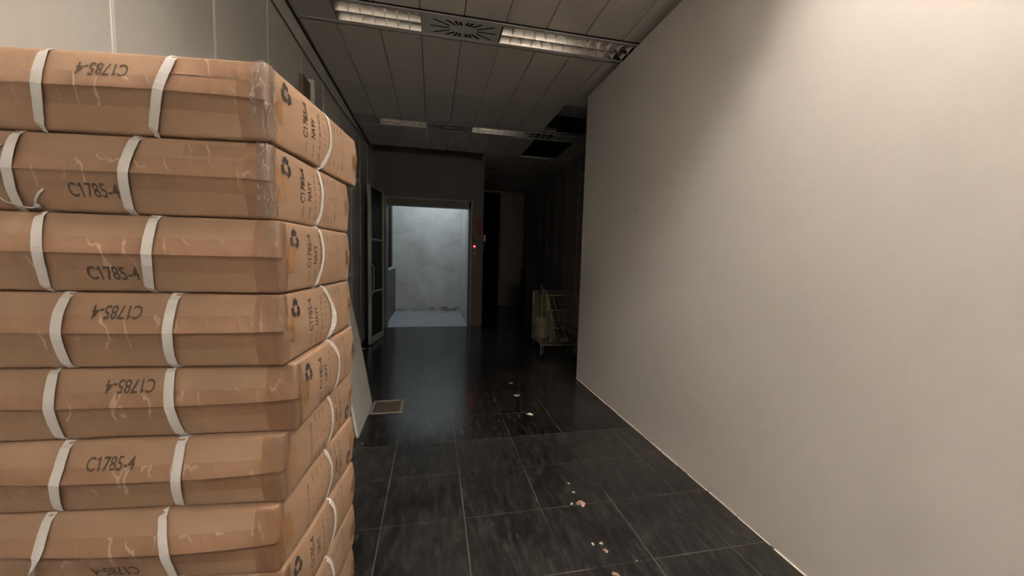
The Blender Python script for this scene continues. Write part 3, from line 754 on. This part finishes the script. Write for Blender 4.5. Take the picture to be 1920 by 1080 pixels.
# ------------------------------------------------------------------ cartons
CL, CH = 0.60, 0.1482
class Carton:
    """outline of a soft strapped carton; q runs round the box: q<0 front (towards -x), q>0 the printed end"""
    def __init__(s, W, B, Bs, seed):
        s.W, s.L, s.H, s.B, s.Bs, s.seed, s.r = W, CL, CH, B, Bs, seed, 0.007
        r = s.r; s.ar = math.pi * r / 2
        s.seglen = [s.ar / 2, W - 2 * r, s.ar, CL - 2 * r, s.ar, W - 2 * r, s.ar, CL - 2 * r, s.ar / 2]
        s.per = sum(s.seglen)
    def base(s, q):
        r, W, L = s.r, s.W, s.L
        q = q % s.per
        def arc(cx, cy, a0, t): a = a0 + t / r; return cx + r * math.cos(a), cy + r * math.sin(a), math.cos(a), math.sin(a)
        if q < s.ar / 2: return arc(-r, r, -math.pi / 4, q)
        q -= s.ar / 2
        if q < W - 2 * r: return 0.0, r + q, 1.0, 0.0
        q -= W - 2 * r
        if q < s.ar: return arc(-r, W - r, 0, q)
        q -= s.ar
        if q < L - 2 * r: return -r - q, W, 0.0, 1.0
        q -= L - 2 * r
        if q < s.ar: return arc(-L + r, W - r, math.pi / 2, q)
        q -= s.ar
        if q < W - 2 * r: return -L, W - r - q, -1.0, 0.0
        q -= W - 2 * r
        if q < s.ar: return arc(-L + r, r, math.pi, q)
        q -= s.ar
        if q < L - 2 * r: return -L + r + q, 0.0, 0.0, -1.0
        q -= L - 2 * r
        return arc(-r, r, -math.pi / 2, q)
    def P(s, q, z, off=0.0, ex=1.12):
        x, y, nx, ny = s.base(q)
        u = min(max(z / s.H, 0), 1)
        t = min(max(-x / s.L, 0), 1); vv = min(max(y / s.W, 0), 1)
        h = 1 - abs(2 * u - 1) ** ex
        d = s.B * (0.14 + 0.86 * (4 * t * (1 - t)) ** 0.6) * h * max(0, -ny)
        d += s.Bs * (0.2 + 0.8 * (4 * vv * (1 - vv)) ** 0.7) * (1 - abs(2 * u - 1) ** 2.4) * max(0, nx)
        d += 0.008 * h * max(0, -nx) + 0.01 * h * max(0, ny)
        # the upper flap lies over the lower one along the front seam
        if ny < -0.5 and u < 0.497: d -= 0.0009
        N3 = Vector((x * 9 + s.seed * 3.1, y * 9 + z * 6, z * 16 + s.seed))
        d += 0.0022 * noise.noise(N3) + 0.0010 * noise.noise(N3 * 3.7)
        e = min(z, s.H - z); r2 = 0.006
        if e < r2: 
            k = r2 - max(e, 0); d -= r2 - math.sqrt(max(r2 * r2 - k * k, 0))
        return Vector((x + nx * (d + off), y + ny * (d + off), z))
    def zs(s, z0=0.0, z1=None):
        z1 = s.H if z1 is None else z1
        base_ = [0, 0.0015, 0.0035, 0.007] + [0.007 + (s.H / 2 - 0.0085) * k / 7 for k in range(1, 7)] + [s.H * 0.496, s.H * 0.4975]
        full = base_ + [s.H - a for a in reversed(base_[:-2])]
        full = sorted(set([round(a, 6) for a in full + [s.H * 0.503]]))
        return [z0] + [a for a in full if z0 + 5e-4 < a < z1 - 5e-4] + [z1]
    def body(s, parent):
        qs = []; acc = 0.0
        for i, ln in enumerate(s.seglen):
            n = 3 if ln < 0.02 else (30 if ln > 0.55 else 22)
            for k in range(n): qs.append(acc + ln * k / n)
            acc += ln
        zs = s.zs(); b = MB(); n = len(qs)
        vs = [s.P(q, z) for z in zs for q in qs]; fs = []
        for j in range(len(zs) - 1):
            for k in range(n):
                a = j * n + k; c = j * n + (k + 1) % n; fs.append((a, c, c + n, a + n))
        b.add(vs, fs, 0, True)
        top = len(vs) - n
        b.f.append([top + k for k in range(n)]); b.m.append(0); b.smooth.append(False)
        b.f.append([k for k in range(n)][::-1]); b.m.append(0); b.smooth.append(False)
        return b.build('carton_body', M_card, parent, sharp=50)
    def patch(s, name, q0, q1, z0, z1, off, m, parent, jag=0.0, wrinkle=0.0):
        nq = max(2, int(abs(q1 - q0) / 0.012)); qs = [q0 + (q1 - q0) * k / nq for k in range(nq + 1)]
        extra = [-s.ar / 2, -s.ar / 4, 0, s.ar / 4, s.ar / 2]
        qs = sorted(set(qs + [e for e in extra if q0 < e < q1])); zs = s.zs(z0, z1); rr = random.Random(s.seed * 31 + int(q0 * 1000))
        jz = [rr.uniform(-jag, jag) for _ in qs]; jq0 = [rr.uniform(-jag, jag) for _ in zs]; jq1 = [rr.uniform(-jag, jag) for _ in zs]
        vs = []
        for j, z in enumerate(zs):
            for k, q in enumerate(qs):
                zz = z + (jz[k] if j in (0, len(zs) - 1) else 0); qq = q + (jq0[j] if k == 0 else jq1[j] if k == len(qs) - 1 else 0)
                zz = min(max(zz, 0.0005), s.H - 0.0005)
                w_ = wrinkle * (0.5 + noise.noise(Vector((qq * 90, zz * 40, s.seed)))) if wrinkle else 0
                vs.append(s.P(qq, zz, off + w_))
        n = len(qs); b = MB()
        b.add(vs, [(j * n + k, j * n + k + 1, (j + 1) * n + k + 1, (j + 1) * n + k) for j in range(len(zs) - 1) for k in range(n - 1)], 0, not wrinkle)
        return b.build(name, m, parent)
    def decal(s, name, geo, m, parent, fmap, off=0.0007, shear=0.0):
        vs = []; fs = []
        for (pts, faces, U, V_, cu, cv) in geo:
            b0 = len(vs)
            for (u, v_) in pts:
                q, z = fmap(cu + u * U, cv + v_ * V_); vs.append(s.P(q, min(max(z, 0.001), s.H - 0.001), off))
            fs += [[b0 + i for i in f] for f in faces]
        b = MB(); b.add(vs, fs); return b.build(name, m, parent)
    def ribbon(s, name, path, wdir, wd, parent, twist=None, m=None):
        """path: list of (point, outward normal); closed band of thickness 1 mm"""
        n = len(path); vs = []
        for i, (p, nrm) in enumerate(path):
            tt = (path[(i + 1) % n][0] - path[i - 1][0]).normalized()
            wv = tt.cross(nrm).normalized()
            if wv.dot(wdir) < 0: wv = -wv
            nn = wv.cross(tt).normalized()
            if nn.dot(nrm) < 0: nn = -nn
            a = twist(i / n, p) if twist else 0.0
            wv2 = wv * math.cos(a) + nn * math.sin(a); nn2 = -wv * math.sin(a) + nn * math.cos(a)
            lift = nn * abs(math.sin(a)) * wd * 0.5
            for (c_, e_) in ((-1, 0), (1, 0), (1, 1), (-1, 1)): vs.append(p + lift + wv2 * (c_ * wd / 2) + nn2 * (e_ * 0.0009))
        fs = []
        for i in range(n):
            j = (i + 1) % n
            for k in range(4):
                l = (k + 1) % 4; fs.append((i * 4 + k, i * 4 + l, j * 4 + l, j * 4 + k))
        b = MB(); b.add(vs, fs, 0, False); return b.build(name, m or M_strap, parent)
def quad3(z, H, a, b_, c):    # value at top, middle, bottom
    u = z / H
    return c * (1 - u) * (1 - 2 * u) + b_ * 4 * u * (1 - u) + a * u * (2 * u - 1)
def cross_strap(C, st, sm_, sb, parent, twist=None, wd=0.018):
    H, W = C.H, C.W; path = []
    for k in range(15):
        z = H - (H) * k / 14; s_ = quad3(z, H, st, sm_, sb); p = C.P(-s_, min(max(z, 0.0), H), 0.0018, 1.75); path.append((p, Vector((0, -1, 0.0))))
    for k in range(1, 8): path.append((Vector((-sb, C.r + (W - 2 * C.r) * k / 8, -0.0008)), Vector((0, 0, -1))))
    for k in range(6):
        z = H * k / 5; s_ = sb + (st - sb) * k / 5; path.append((Vector((-s_, W + 0.0015 + 0.0105 * (1 - abs(2 * k / 5 - 1)), z)), Vector((0, 1, 0))))
    for k in range(1, 8): path.append((Vector((-st, W - C.r - (W - 2 * C.r) * k / 8, H + 0.0008)), Vector((0, 0, 1))))
    path = [(Vector((p.x, p.y, p.z)), n_) for p, n_ in path]
    C.ribbon('strap', path, Vector((1, 0, 0)), wd, parent, twist)
def end_strap(C, vt, vm, vb, parent, twist=None, wd=0.0125):
    H, L = C.H, C.L; path = []
    for k in range(15):
        z = H - H * k / 14; v_ = quad3(z, H, vt, vm, vb); p = C.P(v_ - C.r + C.ar / 2, z, 0.0016); path.append((p, Vector((1, 0, 0))))
    for k in range(1, 8): path.append((Vector((-C.r - (L - 2 * C.r) * k / 8, vb, -0.0008)), Vector((0, 0, -1))))
    for k in range(6):
        z = H * k / 5; path.append((Vector((-L - 0.0015 - 0.0085 * (1 - abs(2 * k / 5 - 1)), vb + (vt - vb) * k / 5, z)), Vector((-1, 0, 0))))
    for k in range(1, 8): path.append((Vector((-L + C.r + (L - 2 * C.r) * k / 8, vt, H + 0.0008)), Vector((0, 0, 1))))
    C.ribbon('end_strap', path, Vector((0, 1, 0)), wd, parent, twist)

SIDE_TXT = [ # text, centre z, z-length, centre v, letter height, bold
    ('C1785-4', 0.0885, 0.078, 0.124, 0.0205, 0.014, 0), ('NAVY', 0.081, 0.046, 0.157, 0.0200, 0.024, 0),
    ('ART NO.', 0.030, 0.026, 0.128, 0.0085, 0.010, 1), ('COLOR:', 0.030, 0.030, 0.160, 0.0085, 0.010, 1), ('SIZE:', 0.024, 0.018, 0.188, 0.0085, 0.010, 1),
    ('36 37 38 39 40 41', 0.084, 0.088, 0.188, 0.0085, 0.010, 1), ('1   2   3   3   2   1', 0.084, 0.084, 0.214, 0.0085, 0.010, 1),
    ('QTY:', 0.026, 0.020, 0.250, 0.0075, 0.010, 1), ('12', 0.080, 0.009, 0.250, 0.0075, 0.010, 1), ('PRS', 0.122, 0.018, 0.250, 0.0075, 0.010, 1),
    ('G.W:', 0.026, 0.020, 0.275, 0.0075, 0.010, 1), ('4', 0.080, 0.005, 0.275, 0.0075, 0.010, 1), ('KGS', 0.122, 0.018, 0.275, 0.0075, 0.010, 1),
    ('N.W:', 0.026, 0.020, 0.300, 0.0075, 0.010, 1), ('3', 0.080, 0.005, 0.300, 0.0075, 0.010, 1), ('KGS', 0.122, 0.018, 0.300, 0.0075, 0.010, 1),
    ('MEAS:  60 X 45 X 15 CM', 0.082, 0.112, 0.326, 0.0075, 0.010, 1)]
def side_print(C, parent, flip, sc=1.0):
    k_ = C.W / 0.445
    def fm(v_, z):
        v_ *= 1.0
        if flip: v_, z = C.W - v_, C.H - z
        return v_ - C.r + C.ar / 2, z
    for layer, m, nm in ((0, M_ink, 'bold_print'), (1, M_ink2, 'small_print')):
        geo = []
        for (txt, zc, zl, vc, hh, bold, ly) in SIDE_TXT:
            if ly != layer: continue
            pts, fs = text_mesh(txt, bold); geo.append(([(-pv, pu) for pu, pv in pts], fs, hh, zl, vc * k_, zc))
        if layer == 1:
            line = ([(-.5, -.5), (.5, -.5), (.5, .5), (-.5, .5)], [(0, 1, 2, 3)])
            for (zc, zl, vc) in ((0.084, 0.092, 0.2005),): geo.append((*line, 0.0014, zl, vc * k_, zc))
        C.decal(nm, geo, m, parent, fm)
    C.decal('recycling_symbol', [(RECYC[0], RECYC[1], 0.040, 0.046, 0.054 * k_, 0.112)], M_ink, parent, fm)
def front_print(C, parent, sc, zc, flip):
    pts, fs = text_mesh('C1785-4', 0.012); sg = -1 if flip else 1
    def fm(u, z): return -sc + sg * u, zc + sg * z
    C.decal('article_number', [(pts, fs, 0.086, 0.026, 0.0, 0.0)], M_ink3, parent, fm, 0.0012)

# per carton, top first: near corner (x, y), far corner, bulge, straps (top, mid, bottom), print s, print z, upside down, end strap v, end print flipped
C_ = [
 dict(n=(-.316, .835), f=(-.250, 1.325), B=.028, st=[(.388, .378, .405), (.165, .174, .208)], pr=(.277, .109, True), es=(.262, .272, .225), fl=False, lab='topmost brown carton, crumpled clear tape shining on its corner'),
 dict(n=(-.318, .842), f=(-.265, 1.275), B=.030, st=[(.443, .436, .448), (.236, .240, .255)], pr=(.303, .041, False), es=(.215, .222, .195), fl=False, lab='second carton from the top, loose white string hanging on its front'),
 dict(n=(-.302, .84), f=(-.265, 1.28), B=.030, st=[(.414, .398, .412), (.222, .219, .236)], pr=(.287, .037, False), es=(.195, .200, .165), fl=False, lab='third carton from the top, creased tape at its corner'),
 dict(n=(-.302, .84), f=(-.264, 1.285), B=.030, st=[(.379, .378, .385), (.191, .191, .201)], pr=(.284, .113, True), es=(.215, .262, .240), fl=False, lab='fourth carton from the top, end strap twisted on edge'),
 dict(n=(-.285, .862), f=(-.259, 1.305), B=.030, st=[(.436, .427, .434), (.233, .221, .218)], pr=(.297, .113, True), es=(.215, .262, .235), fl=False, lab='fifth carton from the top, jutting out past its neighbours at the corner'),
 dict(n=(-.307, .847), f=(-.264, 1.29), B=.030, st=[(.401, .404, .425), (.194, .189, .201)], pr=(.313, .109, False), es=(.235, .252, .225), fl=True, lab='sixth carton from the top, clear tape curling off its corner'),
 dict(n=(-.318, .834), f=(-.259, 1.29), B=.030, st=[(.434, .437, .467), (.222, .200, .206)], pr=(.308, .030, True), es=(.235, .258, .230), fl=True, lab='seventh carton from the top, left front strap twisted, cut by the photo bottom'),
 dict(n=(-.312, .842), f=(-.256, 1.28), B=.028, st=[(.42, .41, .42), (.20, .20, .21)], pr=(.30, .110, False), es=(.240, .262, .235), fl=False, lab='eighth carton from the top, only its printed end shows'),
 dict(n=(-.305, .842), f=(-.257, 1.285), B=.028, st=[(.41, .40, .41), (.21, .20, .20)], pr=(.30, .040, False), es=(.210, .235, .215), fl=False, lab='ninth carton from the top, end face partly in view low in the stack'),
 dict(n=(-.312, .840), f=(-.260, 1.282), B=.026, st=[(.41, .40, .41), (.20, .20, .21)], pr=(.30, .110, True), es=(.220, .240, .230), fl=True, lab='tenth carton from the top, second from the floor'),
 dict(n=(-.310, .842), f=(-.262, 1.285), B=.026, st=[(.41, .40, .41), (.20, .20, .21)], pr=(.30, .040, False), es=(.220, .230, .230), fl=False, lab='bottom carton of the stack resting on the floor'),
]
PITCH = 0.1503
for i, c in enumerate(C_):
    n_, f_ = Vector(c['n']), Vector(c['f']); W = (f_ - n_).length; yaw = math.atan2(f_.x - n_.x, f_.y - n_.y)
    z0 = EYE + 0.363 - PITCH * (i + 1) + 0.001
    C = Carton(W, c['B'], 0.009, i + 1)
    t = thing('strapped_carton', c['lab'], 'box', (n_.x, n_.y, z0), -yaw, 'strapped brown cartons in one stack')
    C.body(t)
    rr = random.Random(i * 17 + 3); H = C.H
    # long seam tape wrapped onto both ends, corner tapes, end tapes
    zt, zb = H * 0.5 + 0.030 + rr.uniform(-.004, .004), H * 0.5 - 0.030 + rr.uniform(-.004, .004)
    C.patch('seam_tape', -(CL - 0.01), 0.045, zb, zt, 0.0006, M_tape, t, 0.0006)
    C.patch('corner_tape', -0.045 + rr.uniform(-.008, .008), 0.022, 0.002, H - 0.002, 0.0010, M_tape3, t, 0.0010)
    C.patch('end_tape', W - 0.042, W - 0.006, H * .5 - 0.024, H * .5 + 0.022, 0.0007, M_tape2, t, 0.0010)
    C.patch('end_tape', 0.012, 0.030 + rr.uniform(0, 0.02), H * .42 - 0.02, H * .42 + 0.035, 0.0014, M_tape2, t, 0.0010)
    if i < 7:
        C.patch('clear_tape', -0.135 - rr.uniform(0, .05), -0.02, zt + 0.006, H - 0.004 - rr.uniform(0, .012), 0.0013, M_tape, t, 0.0008) if i in (0, 1) else None
    tw = None
    for k, (a, m_, b_) in enumerate(c['st']):
        tw = None
        if i == 6 and k == 0:
            tw = lambda u, p: 1.35 * math.exp(-((p.z - 0.045) / 0.022) ** 2) if p.y < 0.02 else 0.0
        cross_strap(C, a, m_, b_, t, tw)
    tw = (lambda u, p: 1.25 * math.exp(-((p.z - 0.055) / 0.03) ** 2) if p.x > -0.02 else 0.0) if i == 3 else None
    end_strap(C, *c['es'], t, tw)
    front_print(C, t, *c['pr'])
    side_print(C, t, c['fl'])
    # crumpled clear film at the near corner
    if i in (0, 1, 2, 3, 4, 5):
        a = {0: .019, 1: .016}.get(i, .018); 
        C.patch('clear_film', -a, a * 0.6, 0.003, H - 0.002, 0.0022, M_film if i < 2 else M_film2, t, 0.004, 0.009 if i < 2 else 0.006)
    # loose tape flap at the far corner
    if i in (0, 1, 2, 4, 6, 7, 8):
        b = MB(); z = (H - 0.012) if i % 2 else 0.02
        p = C.P(W - C.r, z, 0.0); s_ = 0.012 + rr.uniform(0, 0.008)
        b.add([p + Vector((-0.004, 0, 0.010)), p + Vector((-0.004, 0.0, -0.010)), p + Vector((s_ * 0.75, 0.012, -0.004)), p + Vector((s_ * 0.5, 0.02, 0.006))], [(0, 1, 2, 3)])
        b.build('tape_flap', M_film2, t)
    if i == 1:   # thin string hanging in a loop with a knotted tail
        b = MB(); z_ = lambda q, z, o=0.004: C.P(-q, z, o)
        b.tube([z_(.455, .118), z_(.478, .095), z_(.492, .065), z_(.485, .038), z_(.462, .015), z_(.432, .006), z_(.410, .007)], 0.0016, 6)
        b.tube([z_(.412, .008, .008), z_(.404, .020, .010), z_(.396, .032, .006), z_(.388, .040, .003)], 0.0019, 6)
        b.tube([z_(.410, .007, .004), z_(.409, .011, .010)], 0.004, 8)
        b.build('string', M_strap, t)
